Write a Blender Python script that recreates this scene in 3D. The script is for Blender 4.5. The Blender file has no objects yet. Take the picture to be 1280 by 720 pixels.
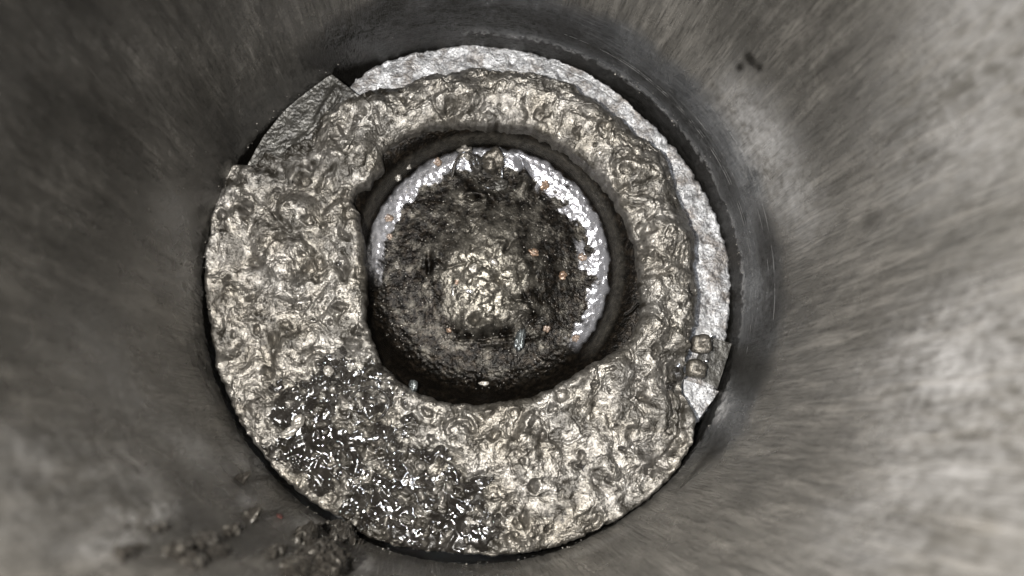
import bpy, math, random
import numpy as np
from mathutils import Vector, Matrix

random.seed(7)
rng = np.random.default_rng(11)
S = 0.00012                     # metres per working unit (a working unit is a photo pixel at the depth of the plate)
H = 930.0                       # height of the camera over the plate, in working units
F = 930.0

# ------------------------------------------------------------------ camera
dn = Vector((560 - 640, 360 - 540, -F)).normalized()
ROT = dn.rotation_difference(Vector((0, 0, -1))).to_matrix()
RN = np.array(ROT)

def _ray(px, py):
    d = np.stack([np.asarray(px, float) - 640, 360 - np.asarray(py, float), np.full(np.shape(px), -F)], -1)
    return d @ RN.T

def _pl(px, py, h):
    d = _ray(px, py)
    t = (H - h) / (-d[..., 2])
    return d[..., 0] * t, d[..., 1] * t

OX, OY = 39.4, 189.2             # axis of the cylinder = world origin

def U(px, py, h=0.0):
    """point of the plane z=h (working units) seen at a photo pixel, x/y only"""
    x, y = _pl(px, py, h)
    return x - OX, y - OY

sc = bpy.context.scene
COL = sc.collection
cam_d = bpy.data.cameras.new('camera')
cam = bpy.data.objects.new('camera', cam_d)
COL.objects.link(cam)
cam.matrix_world = Matrix.Translation(Vector((-OX * S, -OY * S, H * S))) @ ROT.to_4x4()
cam_d.sensor_width = 36
cam_d.lens = F / 1280 * 36
cam_d.clip_start = 0.0005
cam_d.clip_end = 10
cam_d.dof.use_dof = True
cam_d.dof.focus_distance = (H + 5) * S * 1.01
APERTURE = 9.5 * S
cam_d.dof.aperture_fstop = (cam_d.lens / 1000) / APERTURE
sc.camera = cam

# ------------------------------------------------------------------ light
w = bpy.data.worlds.new('World')
sc.world = w
w.use_nodes = True
bg = w.node_tree.nodes['Background']
bg.inputs[0].default_value = (0.80, 0.88, 1.0, 1)
bg.inputs[1].default_value = 0.02

def lamp(name, kind, loc, target, energy, color, size):
    l = bpy.data.lights.new(name, kind)
    l.energy = energy
    l.color = color
    if kind == 'AREA':
        l.shape = 'DISK'
        l.size = size * S
    else:
        l.shadow_soft_size = size * S
    o = bpy.data.objects.new(name, l)
    o.location = Vector(loc) * S
    d = (Vector(target) - Vector(loc)).normalized()
    o.rotation_euler = d.to_track_quat('-Z', 'Y').to_euler()
    COL.objects.link(o)
    return o

lamp('torch', 'SPOT', (-190, -150, 940), (200, -110, 0), 1.55, (1.0, 0.96, 0.90), 9)
bpy.data.lights['torch'].spot_size = math.radians(112)
bpy.data.lights['torch'].spot_blend = 1.0
lamp('window_light', 'AREA', (-300, -330, 1500), (0, 0, 0), 0.24, (0.82, 0.88, 1.0), 480)

sc.view_settings.view_transform = 'Standard'
sc.view_settings.look = 'None'
sc.view_settings.gamma = 1
sc.view_settings.exposure = 0.75
sc.cycles.max_bounces = 8
sc.cycles.use_denoising = True

# ------------------------------------------------------------------ noise
def _hash(ix, iy, seed):
    n = (ix.astype(np.int64) * 374761393 + iy.astype(np.int64) * 668265263 + seed * 1442695041) & 0xffffffff
    n = ((n ^ (n >> 13)) * 1274126177) & 0xffffffff
    n = ((n ^ (n >> 16)) * 2246822519) & 0xffffffff
    return ((n ^ (n >> 15)) & 0xffffff) / float(0xffffff)

def vn(x, y, scale, seed=0):
    """smooth gradient noise, about -1..1, feature size 'scale'"""
    x = np.asarray(x) / scale; y = np.asarray(y) / scale
    x0 = np.floor(x); y0 = np.floor(y)
    fx = x - x0; fy = y - y0
    u = fx * fx * fx * (fx * (fx * 6 - 15) + 10); v = fy * fy * fy * (fy * (fy * 6 - 15) + 10)
    def g(dx, dy):
        a = _hash(x0 + dx, y0 + dy, seed) * 2 * math.pi
        return np.cos(a) * (fx - dx) + np.sin(a) * (fy - dy)
    a = g(0, 0) * (1 - u) + g(1, 0) * u
    b = g(0, 1) * (1 - u) + g(1, 1) * u
    return (a * (1 - v) + b * v) * 1.5

def fbm(x, y, scale, octs=4, seed=0, gain=0.5):
    s = 0; a = 1
    for i in range(octs):
        s = s + a * vn(x, y, scale / 2 ** i, seed + i * 17)
        a *= gain
    return s

def worley(x, y, cell, seed=0):
    x = np.asarray(x) / cell; y = np.asarray(y) / cell
    x0 = np.floor(x); y0 = np.floor(y)
    f1 = np.full(x.shape, 9.0); f2 = np.full(x.shape, 9.0); cid = np.zeros(x.shape)
    for dx in (-1, 0, 1):
        for dy in (-1, 0, 1):
            cx = x0 + dx; cy = y0 + dy
            h1 = _hash(cx, cy, seed); h2 = _hash(cx, cy, seed + 91)
            d = np.hypot(cx + h1 - x, cy + h2 - y)
            nearer = d < f1
            f2 = np.where(nearer, f1, np.minimum(f2, d))
            cid = np.where(nearer, _hash(cx, cy, seed + 57), cid)
            f1 = np.where(nearer, d, f1)
    return f1, f2, cid

def sstep(a, b, x):
    t = np.clip((x - a) / (b - a), 0, 1)
    return t * t * (3 - 2 * t)

# ------------------------------------------------------------------ materials
def _nodes(name):
    m = bpy.data.materials.new(name)
    m.use_nodes = True
    nt = m.node_tree
    return m, nt, nt.nodes['Principled BSDF']

class NT:
    def __init__(s, name):
        s.m, s.nt, s.b = _nodes(name)
    def n(s, t, **kw):
        nd = s.nt.nodes.new(t)
        for k, v in kw.items():
            if k.startswith('i_'):
                nd.inputs[int(k[2:])].default_value = v
            else:
                setattr(nd, k, v)
        return nd
    def l(s, a, b):
        s.nt.links.new(a, b)
    def coords(s, kind='Object', scale=(1, 1, 1)):
        tc = s.n('ShaderNodeTexCoord')
        mp = s.n('ShaderNodeMapping')
        f = 1 / S if kind == 'Object' else 1
        mp.inputs['Scale'].default_value = [c * f for c in scale]
        s.l(tc.outputs[kind], mp.inputs[0])
        return mp.outputs[0]
    def noise(s, vec, size, detail=4, rough=0.55, dist=0.0):
        nd = s.n('ShaderNodeTexNoise')
        nd.inputs['Scale'].default_value = 1.0 / size
        nd.inputs['Detail'].default_value = detail
        nd.inputs['Roughness'].default_value = rough
        nd.inputs['Distortion'].default_value = dist
        s.l(vec, nd.inputs['Vector'])
        return nd.outputs['Fac']
    def voro(s, vec, size, feature='F1'):
        nd = s.n('ShaderNodeTexVoronoi', feature=feature)
        nd.inputs['Scale'].default_value = 1.0 / size
        s.l(vec, nd.inputs['Vector'])
        return nd
    def ramp(s, fac, stops):
        r = s.n('ShaderNodeValToRGB')
        e = r.color_ramp.elements
        while len(e) < len(stops):
            e.new(0.5)
        for k, (p, c) in enumerate(stops):
            e[k].position = p
            e[k].color = (c, c, c, 1) if not isinstance(c, tuple) else (*c, 1)
        s.l(fac, r.inputs[0])
        return r.outputs[0]
    def mix(s, fac, a, b, mode='MIX'):
        m = s.n('ShaderNodeMix', data_type='RGBA', blend_type=mode)
        for sock, v in ((m.inputs[0], fac), (m.inputs[6], a), (m.inputs[7], b)):
            if isinstance(v, (int, float)):
                sock.default_value = v if sock == m.inputs[0] else (v, v, v, 1)
            elif isinstance(v, tuple):
                sock.default_value = (*v, 1)
            else:
                s.l(v, sock)
        return m.outputs[2]
    def math(s, op, a, b=0.0, c=None):
        m = s.n('ShaderNodeMath', operation=op)
        for k, v in enumerate((a, b) if c is None else (a, b, c)):
            if isinstance(v, (int, float)):
                m.inputs[k].default_value = v
            else:
                s.l(v, m.inputs[k])
        return m.outputs[0]
    def attr(s, name):
        a = s.n('ShaderNodeAttribute')
        a.attribute_name = name
        return a.outputs['Fac']
    def bump(s, height, dist, strength=1.0, prev=None):
        b = s.n('ShaderNodeBump')
        b.inputs['Strength'].default_value = strength
        b.inputs['Distance'].default_value = dist * S
        s.l(height, b.inputs['Height'])
        if prev is not None:
            s.l(prev, b.inputs['Normal'])
        return b.outputs[0]
    def out(s, color=None, rough=None, metal=None, normal=None, spec=None, coat=None, coat_rough=None):
        for key, v in (('Base Color', color), ('Roughness', rough), ('Metallic', metal), ('Normal', normal),
                       ('Specular IOR Level', spec), ('Coat Weight', coat), ('Coat Roughness', coat_rough)):
            if v is None:
                continue
            i = s.b.inputs[key]
            if isinstance(v, tuple):
                i.default_value = (*v, 1)
            elif isinstance(v, (int, float)):
                i.default_value = v
            else:
                s.l(v, i)
        return s.m

def mat_sludge(name='metal_flake_sludge'):
    t = NT(name)
    v = t.coords()
    big = t.noise(v, 55, 3)
    mid = t.noise(v, 9, 4, 0.65)
    fine = t.noise(v, 2.6, 3, 0.7)
    vor = t.voro(v, 2.3)
    wet = t.attr('wet')
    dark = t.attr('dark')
    base = t.ramp(mid, [(0.28, (0.03, 0.027, 0.023)), (0.46, (0.19, 0.179, 0.16)), (0.72, (0.36, 0.346, 0.32))])
    base = t.mix(t.ramp(big, [(0.35, 0.0), (0.65, 0.75)]), base, t.ramp(mid, [(0.3, (0.03, 0.025, 0.017)), (0.7, (0.27, 0.245, 0.20))]))
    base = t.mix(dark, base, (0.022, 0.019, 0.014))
    base = t.mix(t.math('MULTIPLY', wet, 0.95), base, (0.008, 0.007, 0.006))
    rough = t.ramp(fine, [(0.3, 0.29), (0.7, 0.44)])
    rough = t.mix(wet, rough, 0.05)
    metal = t.mix(wet, 0.84, 0.0)
    metal = t.mix(t.math('MULTIPLY', dark, 0.6), metal, 0.15)
    dry = t.math('SUBTRACT', 1.0, wet)
    b1 = t.bump(vor.outputs['Distance'], 0.6, 1.0)
    b2 = t.bump(mid, 0.55, 1.0, b1)
    b3 = t.bump(fine, 1.25, 1.0, b2)
    nm = t.n('ShaderNodeNewGeometry').outputs['Normal']
    base = t.mix(1.0, base, (0.66, 0.66, 0.67), 'MULTIPLY')
    mx = t.n('ShaderNodeMix', data_type='VECTOR')
    t.l(wet, mx.inputs[0]); t.l(b3, mx.inputs[4]); t.l(nm, mx.inputs[5])
    return t.out(base, rough, metal, mx.outputs[1], 0.5)

def mat_silver():
    t = NT('rough_silver_scale')
    v = t.coords()
    mid = t.noise(v, 12, 4, 0.6)
    fine = t.noise(v, 3.0, 3, 0.75, 0.6)
    sp = t.noise(v, 28, 5, 0.65)
    c = t.ramp(mid, [(0.3, (0.10, 0.10, 0.10)), (0.6, (0.31, 0.31, 0.31))])
    c = t.mix(t.ramp(sp, [(0.46, 0.0), (0.60, 0.8)]), c, (0.075, 0.063, 0.052))
    c = t.mix(t.ramp(fine, [(0.40, 0.65), (0.52, 0.0)]), c, (0.07, 0.07, 0.075))
    b1 = t.bump(fine, 1.6, 1.0)
    b1 = t.bump(t.noise(v, 6, 3, 0.6), 2.0, 1.0, b1)
    return t.out(c, 0.42, 0.55, b1)

def mat_dark_plate():
    t = NT('oily_dark_plate')
    v = t.coords()
    mid = t.noise(v, 16, 5, 0.65)
    fine = t.noise(v, 2.5, 3, 0.7)
    c = t.ramp(mid, [(0.3, (0.010, 0.009, 0.0075)), (0.7, (0.04, 0.038, 0.033))])
    return t.out(c, 0.38, 0.5, t.bump(fine, 0.9, 0.9))

def mat_bowl():
    t = NT('oily_gritty_bowl')
    v = t.coords()
    wet = t.attr('wet')
    lit = t.attr('grit')
    mid = t.noise(v, 8, 5, 0.7)
    fine = t.noise(v, 2.2, 3, 0.75)
    vor = t.voro(v, 3.2)
    c = t.ramp(mid, [(0.3, (0.001, 0.001, 0.0008)), (0.5, (0.0025, 0.0019, 0.0013)), (0.75, (0.015, 0.0115, 0.008))])
    c2 = t.ramp(mid, [(0.30, (0.04, 0.036, 0.03)), (0.70, (0.20, 0.187, 0.16))])
    c = t.mix(lit, c, c2)
    c = t.mix(wet, c, (0.20, 0.20, 0.212))  # pale colour carries the highlight of the wet band
    r = t.mix(wet, t.ramp(fine, [(0.3, 0.24), (0.7, 0.38)]), 0.2)
    metal = t.mix(wet, t.mix(lit, 0.6, 0.9), 0.75)
    b1 = t.bump(vor.outputs['Distance'], 0.5, 1.0)
    b2 = t.bump(fine, 0.6, 1.0, b1)
    b3 = t.bump(mid, 1.3, 1.0, b2)
    w2 = t.bump(t.noise(v, 3.2, 3, 0.6), 1.1, 0.6)
    mx = t.n('ShaderNodeMix', data_type='VECTOR')
    t.l(wet, mx.inputs[0]); t.l(b3, mx.inputs[4]); t.l(w2, mx.inputs[5])
    return t.out(c, r, metal, mx.outputs[1], t.mix(wet, 0.15, 0.5), t.math('MULTIPLY', wet, 0.9), 0.08)

def mat_wall():
    t = NT('brushed_steel')
    v = t.coords()
    def st(su, sv):
        mp = t.n('ShaderNodeMapping')
        mp.inputs['Scale'].default_value = (su, su, sv)
        t.l(v, mp.inputs[0])
        return mp.outputs[0]
    streak = t.noise(st(1, 0.05), 2.4, 3, 0.75)
    streak2 = t.noise(st(1, 0.10), 11.0, 4, 0.65)
    cloud = t.noise(st(1, 0.6), 120, 4, 0.6, 0.5)
    cloud2 = t.noise(st(1, 0.4), 40, 4, 0.6, 0.4)
    scr = t.noise(st(0.03, 1), 1.5, 3, 0.75)
    grime_shade = t.attr('grime_shade'); band = t.attr('band'); bright = t.attr('bright')
    c = t.ramp(cloud, [(0.30, (0.115, 0.108, 0.096)), (0.70, (0.25, 0.237, 0.215))])
    c = t.mix(t.ramp(cloud2, [(0.35, 0.0), (0.7, 0.4)]), c, (0.10, 0.098, 0.09))
    c = t.mix(t.ramp(streak2, [(0.48, 0.0), (0.72, 0.45)]), c, (0.46, 0.432, 0.39))
    c = t.mix(t.ramp(streak, [(0.50, 0.0), (0.66, 0.7)]), c, (0.05, 0.047, 0.042))
    cb = t.ramp(cloud2, [(0.3, (0.05, 0.052, 0.055)), (0.7, (0.17, 0.175, 0.18))])
    cb = t.mix(t.ramp(scr, [(0.52, 0.0), (0.70, 0.7)]), cb, (0.30, 0.30, 0.30))
    c = t.mix(band, c, cb)
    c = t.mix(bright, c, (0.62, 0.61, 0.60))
    c = t.mix(grime_shade, c, (0.012, 0.011, 0.009))
    r = t.mix(grime_shade, t.ramp(cloud2, [(0.3, 0.24), (0.7, 0.38)]), 0.16)
    b = t.bump(streak, 2.0, 0.9)
    b = t.bump(streak2, 4.0, 0.5, b)
    b = t.bump(cloud2, 12.0, 0.5, b)
    sb = t.n('ShaderNodeMath', operation='MULTIPLY')
    t.l(scr, sb.inputs[0]); t.l(band, sb.inputs[1])
    b = t.bump(sb.outputs[0], 1.6, 0.7, b)
    c = t.mix(1.0, c, (0.42, 0.42, 0.42), 'MULTIPLY')
    return t.out(c, r, 0.45, b, 0.5)

def mat_simple(name, col, rough, metal=0.0, nsize=4, bump=0.8, var=0.5, spec=0.5, coat=0.0):
    t = NT(name)
    v = t.coords()
    n = t.noise(v, nsize, 4, 0.65)
    lo = tuple(c * (1 - var) for c in col)
    hi = tuple(min(1, c * (1 + var)) for c in col)
    c = t.ramp(n, [(0.3, lo), (0.7, hi)])
    return t.out(c, rough, metal, t.bump(n, bump, 0.8), spec, coat, 0.05)

M = {
    'sludge': mat_sludge(),
    'silver': mat_silver(),
    'plate': mat_dark_plate(),
    'bowl': mat_bowl(),
    'wall': mat_wall(),
    'black': mat_simple('near_black_floor', (0.006, 0.006, 0.005), 0.5),  # near-black all over, under the gap round the plate
    'copper': mat_simple('copper_grain', (0.10, 0.065, 0.043), 0.28, 0.3, 4, 1.2, 0.6, coat=0.5),
    'tan': mat_simple('tan_grain', (0.10, 0.073, 0.055), 0.3, 0.2, 4, 1.2, 0.6, coat=0.5),
    'greygrain': mat_simple('grey_grain', (0.15, 0.14, 0.125), 0.3, 0.5, 4, 1.6, 0.6, coat=0.5),
    'steelbit': mat_simple('worn_steel_bit', (0.06, 0.054, 0.045), 0.34, 0.7, 3, 1.6, 0.8),
    'oil': mat_simple('black_glossy_oil', (0.012, 0.011, 0.010), 0.04, 0.0, 12, 0.6, 0.3, 0.7),
    'darkbit': mat_simple('dark_pitted_pellet', (0.05, 0.055, 0.055), 0.22, 0.6, 5, 2.0, 0.5),
    'sliver': mat_simple('bright_sliver', (0.75, 0.76, 0.78), 0.15, 1.0, 8, 0.4, 0.15),
    'red': mat_simple('dark_red_flake', (0.035, 0.010, 0.008), 0.5, 0.0, 4, 0.5, 0.3),
}

# ------------------------------------------------------------------ builders
def mesh_obj(name, verts, faces, mat, parent=None, smooth=True, attrs=None, uv=None):
    me = bpy.data.meshes.new(name)
    verts = np.asarray(verts, np.float32)
    faces = np.asarray(faces, np.int32)
    nf, k = faces.shape
    me.vertices.add(len(verts)); me.vertices.foreach_set('co', (verts * S).astype(np.float32).ravel())
    me.loops.add(nf * k); me.loops.foreach_set('vertex_index', faces.ravel())
    me.polygons.add(nf)
    me.polygons.foreach_set('loop_start', np.arange(0, nf * k, k, dtype=np.int32))
    me.update(calc_edges=True)
    if smooth:
        me.polygons.foreach_set('use_smooth', np.ones(nf, bool))
    for a, val in (attrs or {}).items():
        at = me.attributes.new(a, 'FLOAT', 'POINT')
        at.data.foreach_set('value', np.asarray(val, np.float32).ravel())
    if uv is not None:
        ul = me.uv_layers.new(name='UVMap')
        ul.data.foreach_set('uv', np.asarray(uv, np.float32)[faces.ravel()].ravel())
    me.materials.append(mat)
    me.validate()
    o = bpy.data.objects.new(name, me)
    COL.objects.link(o)
    if parent is not None:
        o.parent = parent
        o.matrix_parent_inverse = Matrix.Identity(4)
    return o

def rebase(o, loc):
    """put the object's origin at loc (working units) without moving its mesh"""
    v = Vector(loc) * S
    o.data.transform(Matrix.Translation(-v))
    o.location = v

def grid_faces(nr, nc, wrap):
    i = np.arange(nr - 1)[:, None]
    j = np.arange(nc if wrap else nc - 1)[None, :]
    j2 = (j + 1) % nc
    a = i * nc + j; b = i * nc + j2; c = (i + 1) * nc + j2; d = (i + 1) * nc + j
    return np.stack([a, b, c, d], -1).reshape(-1, 4)

def empty(name, label=None, cat=None, group=None, loc=(0, 0, 0)):
    o = bpy.data.objects.new(name, None)
    o.empty_display_size = 0.004
    o.location = Vector(loc) * S
    COL.objects.link(o)
    tag(o, label, cat, group)
    return o

def tag(o, label=None, cat=None, group=None, kind=None):
    if label: o['label'] = label
    if cat: o['category'] = cat
    if group: o['group'] = group
    if kind: o['kind'] = kind
    return o

def radial(poly, c, n, wig=0.0, seed=0, wsc=14):
    """closed outline around c -> radius at n angles (photo pixel space)"""
    p = np.array(poly, float)
    th = np.unwrap(np.arctan2(p[:, 1] - c[1], p[:, 0] - c[0]))
    r = np.hypot(p[:, 0] - c[0], p[:, 1] - c[1])
    if th[-1] < th[0]:
        th = th[::-1]; r = r[::-1]
    T = np.concatenate([th - 2 * math.pi, th, th + 2 * math.pi])
    R = np.concatenate([r, r, r])
    o = np.argsort(T, kind='stable'); T = T[o]; R = R[o]
    a = np.linspace(-math.pi, math.pi, n, endpoint=False)
    rr = np.interp(a, T, R)
    k = max(3, n // 400) | 1
    ker = np.hanning(k + 2)[1:-1]; ker /= ker.sum()
    rr = np.convolve(np.concatenate([rr[-k:], rr, rr[:k]]), ker, 'same')[k:-k]
    if wig:
        x = c[0] + rr * np.cos(a); y = c[1] + rr * np.sin(a)
        rr = rr + wig * fbm(x, y, wsc, 3, seed)
    return a, rr

# feature stamps, all in photo pixel space
def bumpf(X, Y, x, y, r, h, ry=None, ang=0.0, p=2.0):
    ry = ry or r
    ca, sa = math.cos(ang), math.sin(ang)
    dx = X - x; dy = Y - y
    u = (dx * ca + dy * sa) / r; v = (-dx * sa + dy * ca) / ry
    q = u * u + v * v
    return h * np.exp(-q ** (p / 2) * 1.2)

def ringf(X, Y, x, y, r, wdt, h, a0=None, a1=None):
    d = np.hypot(X - x, Y - y)
    g = h * np.exp(-((d - r) / wdt) ** 2)
    if a0 is not None:
        a = np.degrees(np.arctan2(Y - y, X - x)) % 360
        span = (a1 - a0) % 360
        da = (a - a0) % 360
        g = g * sstep(0, 18, da) * (1 - sstep(span - 18, span, da)) * (da < span)
    return g

def linef(X, Y, pts, wdt, h):
    best = np.full(X.shape, 1e9)
    for (x0, y0), (x1, y1) in zip(pts[:-1], pts[1:]):
        L = (x1 - x0) ** 2 + (y1 - y0) ** 2
        t = np.clip(((X - x0) * (x1 - x0) + (Y - y0) * (y1 - y0)) / L, 0, 1)
        best = np.minimum(best, np.hypot(X - x0 - t * (x1 - x0), Y - y0 - t * (y1 - y0)))
    return h * np.exp(-(best / wdt) ** 2)

# ------------------------------------------------------------------ the steel cylinder
RB = 341.0
cyl = empty('steel_cylinder', 'brushed grey steel cylinder wall seen from inside, surrounding the dirty round plate', 'cylinder', loc=(0, 0, -70))

def wallpos(px, py):
    """angle (degrees) and height on the cylinder of the spot seen at a photo pixel"""
    d = _ray(np.array([px]), np.array([py]))[0]
    cx, cy = -OX, -OY
    A = d[0] ** 2 + d[1] ** 2; B = 2 * (cx * d[0] + cy * d[1]); C_ = cx * cx + cy * cy - RB * RB
    t = (-B + math.sqrt(B * B - 4 * A * C_)) / (2 * A)
    return math.degrees(math.atan2(cy + t * d[1], cx + t * d[0])) % 360, H + t * d[2]

def wall_bend(T, Z):
    return 0.6 * (np.sin(T * 3 + Z / 90) + 0.6 * np.sin(T * 7 - Z / 60) + 0.4 * np.sin(T * 13 + Z / 33))

def build_wall():
    n = 1440
    th = np.linspace(0, 2 * math.pi, n, endpoint=False)
    z = np.concatenate([np.linspace(-70, 150, 170), np.linspace(152, 640, 110)])
    T, Z = np.meshgrid(th, z)
    deg = np.degrees(T) % 360
    TU = ((T + math.radians(78)) % (2 * math.pi)) * 338
    e = fbm(TU, Z * 0.5, 60, 4, 5)
    e2 = fbm(TU, Z * 0.7, 9, 4, 6, 0.6)
    def blot(px, py, da, dz, amt, p=1.3):
        a, z_ = wallpos(px, py)
        q = ((deg - a + 180) % 360 - 180) / da
        return amt * np.exp(-(q * q + ((Z - z_) / dz) ** 2) ** p)
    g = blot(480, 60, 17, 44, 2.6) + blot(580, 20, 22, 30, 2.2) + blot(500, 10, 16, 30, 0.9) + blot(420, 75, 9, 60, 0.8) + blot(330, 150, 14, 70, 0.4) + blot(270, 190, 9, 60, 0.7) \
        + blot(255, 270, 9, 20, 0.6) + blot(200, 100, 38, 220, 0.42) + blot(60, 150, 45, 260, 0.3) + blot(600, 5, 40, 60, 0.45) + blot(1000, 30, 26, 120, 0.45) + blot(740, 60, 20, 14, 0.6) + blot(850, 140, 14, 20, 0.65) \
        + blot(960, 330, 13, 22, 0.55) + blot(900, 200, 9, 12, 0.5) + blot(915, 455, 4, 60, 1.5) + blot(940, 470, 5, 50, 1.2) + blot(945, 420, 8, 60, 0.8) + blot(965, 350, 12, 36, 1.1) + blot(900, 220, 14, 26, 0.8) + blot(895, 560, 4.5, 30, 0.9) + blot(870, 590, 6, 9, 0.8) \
        + blot(980, 400, 4, 60, 0.4) + blot(240, 600, 4, 60, 0.35) + blot(300, 600, 4, 22, 0.6) + blot(330, 665, 3, 45, 0.6) + blot(250, 650, 3, 50, 0.7) + blot(215, 675, 3, 40, 0.5) + blot(290, 680, 2.5, 40, 0.7) + blot(250, 450, 9, 12, 0.4)  # oily patches, plus cast shadows and the shaded upper left painted dark
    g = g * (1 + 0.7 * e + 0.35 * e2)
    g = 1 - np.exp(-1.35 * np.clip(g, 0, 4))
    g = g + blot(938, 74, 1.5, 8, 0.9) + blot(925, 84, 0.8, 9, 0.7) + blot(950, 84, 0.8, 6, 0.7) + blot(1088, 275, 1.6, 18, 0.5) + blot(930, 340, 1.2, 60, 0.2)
    # scuffed dark metal at the foot of the right side
    bandm = (1 - sstep(95, 135, Z + 14 * e)) * sstep(-55, -25, (deg + 180) % 360 - 180) * (1 - sstep(95, 125, deg - 360 * (deg > 200)))
    hit = (1 - sstep(6, 26, Z + 16 * e2 + 8 * e)) * sstep(-0.3, 0.4, e2) * bandm
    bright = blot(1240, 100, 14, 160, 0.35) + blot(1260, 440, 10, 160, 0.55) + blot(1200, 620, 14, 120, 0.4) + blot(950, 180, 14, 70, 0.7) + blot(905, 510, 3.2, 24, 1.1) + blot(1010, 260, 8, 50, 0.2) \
        + blot(385, 655, 2.5, 40, 1.2) + blot(200, 640, 1.2, 40, 1.2) + blot(310, 625, 1.2, 30, 0.9) + blot(455, 705, 2, 50, 0.9) + blot(160, 670, 2, 60, 0.8) + blot(310, 570, 5, 50, 1.0) + blot(240, 560, 5, 70, 0.6) + blot(120, 600, 8, 120, 0.5) + blot(215, 270, 5, 60, 0.6) + blot(230, 350, 6, 60, 0.5) + blot(150, 460, 9, 110, 0.35) + blot(170, 640, 1.5, 50, 0.8) + blot(700, 700, 14, 14, 0.35)  # pale patches, among them light falling on the wall put into its colour
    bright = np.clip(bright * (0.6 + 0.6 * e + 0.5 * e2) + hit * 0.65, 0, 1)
    R = RB + wall_bend(T, Z) + 0.5 * e2 * (0.2 + bandm) - 1.6 * hit * np.clip(e2, 0, 1) + 0.9 * vn(TU, Z * 0.4, 26, 3)
    g = np.maximum(g, 1 - sstep(3, 15, Z + 6 * e2))  # shade of the gap painted as black at the wall's foot
    V = np.stack([R * np.cos(T), R * np.sin(T), Z + 70], -1).reshape(-1, 3)
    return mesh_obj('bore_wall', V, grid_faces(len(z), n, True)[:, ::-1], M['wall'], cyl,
                    attrs={'grime_shade': np.clip(g, 0, 0.96), 'band': bandm, 'bright': bright})
build_wall()
th = np.linspace(0, 2 * math.pi, 360, endpoint=False)
V = np.concatenate([np.stack([240 * np.cos(th), 240 * np.sin(th), np.full(360, 4.0)], -1),
                    np.stack([(RB + 1) * np.cos(th), (RB + 1) * np.sin(th), np.full(360, 4.0)], -1)])
mesh_obj('floor', V, grid_faces(2, 360, True)[:, ::-1], M['black'], cyl)
# turned grooves in the band
for zc, rr, a0_, a1_ in ((42, 0.5, -25, 75), (47, 0.35, 0, 60), (104, 0.45, -15, 45), (60, 0.3, 5, 50), (88, 0.3, -5, 35)):
    n = 720; k = 6
    th2 = np.radians(np.linspace(a0_, a1_, n))
    ph = np.linspace(0, 2 * math.pi, k, endpoint=False)
    T, P = np.meshgrid(th2, ph)
    T = T.T; P = P.T
    wob = 0.8 * np.sin(T * 2 + zc)
    amp_ = wall_bend(T, zc + 0 * T)
    R = RB + amp_ + 0.35 * rr - rr * np.cos(P) * 0.9 * np.sin((T - math.radians(a0_)) / math.radians(a1_ - a0_) * math.pi) ** 0.5
    V = np.stack([R * np.cos(T), R * np.sin(T), zc + wob + rr * np.sin(P) + 70], -1).reshape(-1, 3)
    i = np.arange(n - 1)[:, None]; j = np.arange(k)[None, :]
    i2 = i + 1; j2 = (j + 1) % k
    F_ = np.stack([i * k + j, i2 * k + j, i2 * k + j2, i * k + j2], -1).reshape(-1, 4)
    mesh_obj('turning_ridge', V, F_, M['wall'], cyl, attrs={'grime_shade': np.full(n * k, 0.1), 'band': np.full(n * k, 0.6)})

# ------------------------------------------------------------------ the plate with its rim, segments and bowl
plate = empty('bottom_plate', 'round pressed plate with a dark central bowl at the bottom of the steel cylinder', 'plate', loc=(0, 0, -60))
PC = (615.0, 345.0)

GAIN = 1.0
def polar_sheet(name, a, ri, ro, nr, hfun, mat, parent, hz, href=0.0, skirt_out=None, skirt_in=None, attrfun=None, power=1.0):
    """ring between two outlines; heights from hfun(X, Y, din, dout) in photo space; optional skirts"""
    t = np.linspace(0, 1, nr) ** power
    R = ri[None, :] + (ro - ri)[None, :] * t[:, None]
    X = PC[0] + R * np.cos(a)[None, :]
    Y = PC[1] + R * np.sin(a)[None, :]
    Z = hfun(X, Y, R - ri[None, :], ro[None, :] - R)
    at = attrfun(X, Y, Z) if attrfun else {}
    rows_X = [X]; rows_Y = [Y]; rows_Z = [Z]
    def add(Xe, Ye, Ze, front):
        for L, E in ((rows_X, Xe), (rows_Y, Ye), (rows_Z, Ze)):
            if front: L.insert(0, E)
            else: L.append(E)
    n_in = n_out = 0
    if skirt_out is not None:
        drop, under = skirt_out
        k = 8; n_out = k
        s = np.linspace(0, 1, k + 1)[1:, None]
        zc = Z[-1][None, :] * (1 - s) + drop * s
        Rr = ro[None, :] + (1.6 * vn(X[-1][None, :] + 0 * s, Y[-1][None, :] + s * 40, 6, 3)) * s - under * s
        add(PC[0] + Rr * np.cos(a), PC[1] + Rr * np.sin(a), zc, False)
    if skirt_in is not None:
        drop, under = skirt_in
        k = 8; n_in = k
        s = np.linspace(1, 0, k + 1)[:-1, None]
        zc = Z[0][None, :] * (1 - s) + drop * s
        Rr = ri[None, :] + under * s + 2.5 * s * vn(X[0][None, :] + 0 * s, Y[0][None, :] + s * 30, 8, 9)
        add(PC[0] + Rr * np.cos(a), PC[1] + Rr * np.sin(a), zc, True)
    X = np.concatenate(rows_X); Y = np.concatenate(rows_Y); Z = np.concatenate(rows_Z)
    wx, wy = U(X, Y, href)
    V = np.stack([wx, wy, Z - hz], -1).reshape(-1, 3)
    attrs = {}
    for kx, val in at.items():
        val = np.concatenate([np.repeat(val[:1], n_in, 0), val, np.repeat(val[-1:], n_out, 0)])
        attrs[kx] = val
    return mesh_obj(name, V, grid_faces(X.shape[0], X.shape[1], True), mat, parent, attrs=attrs)

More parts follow.
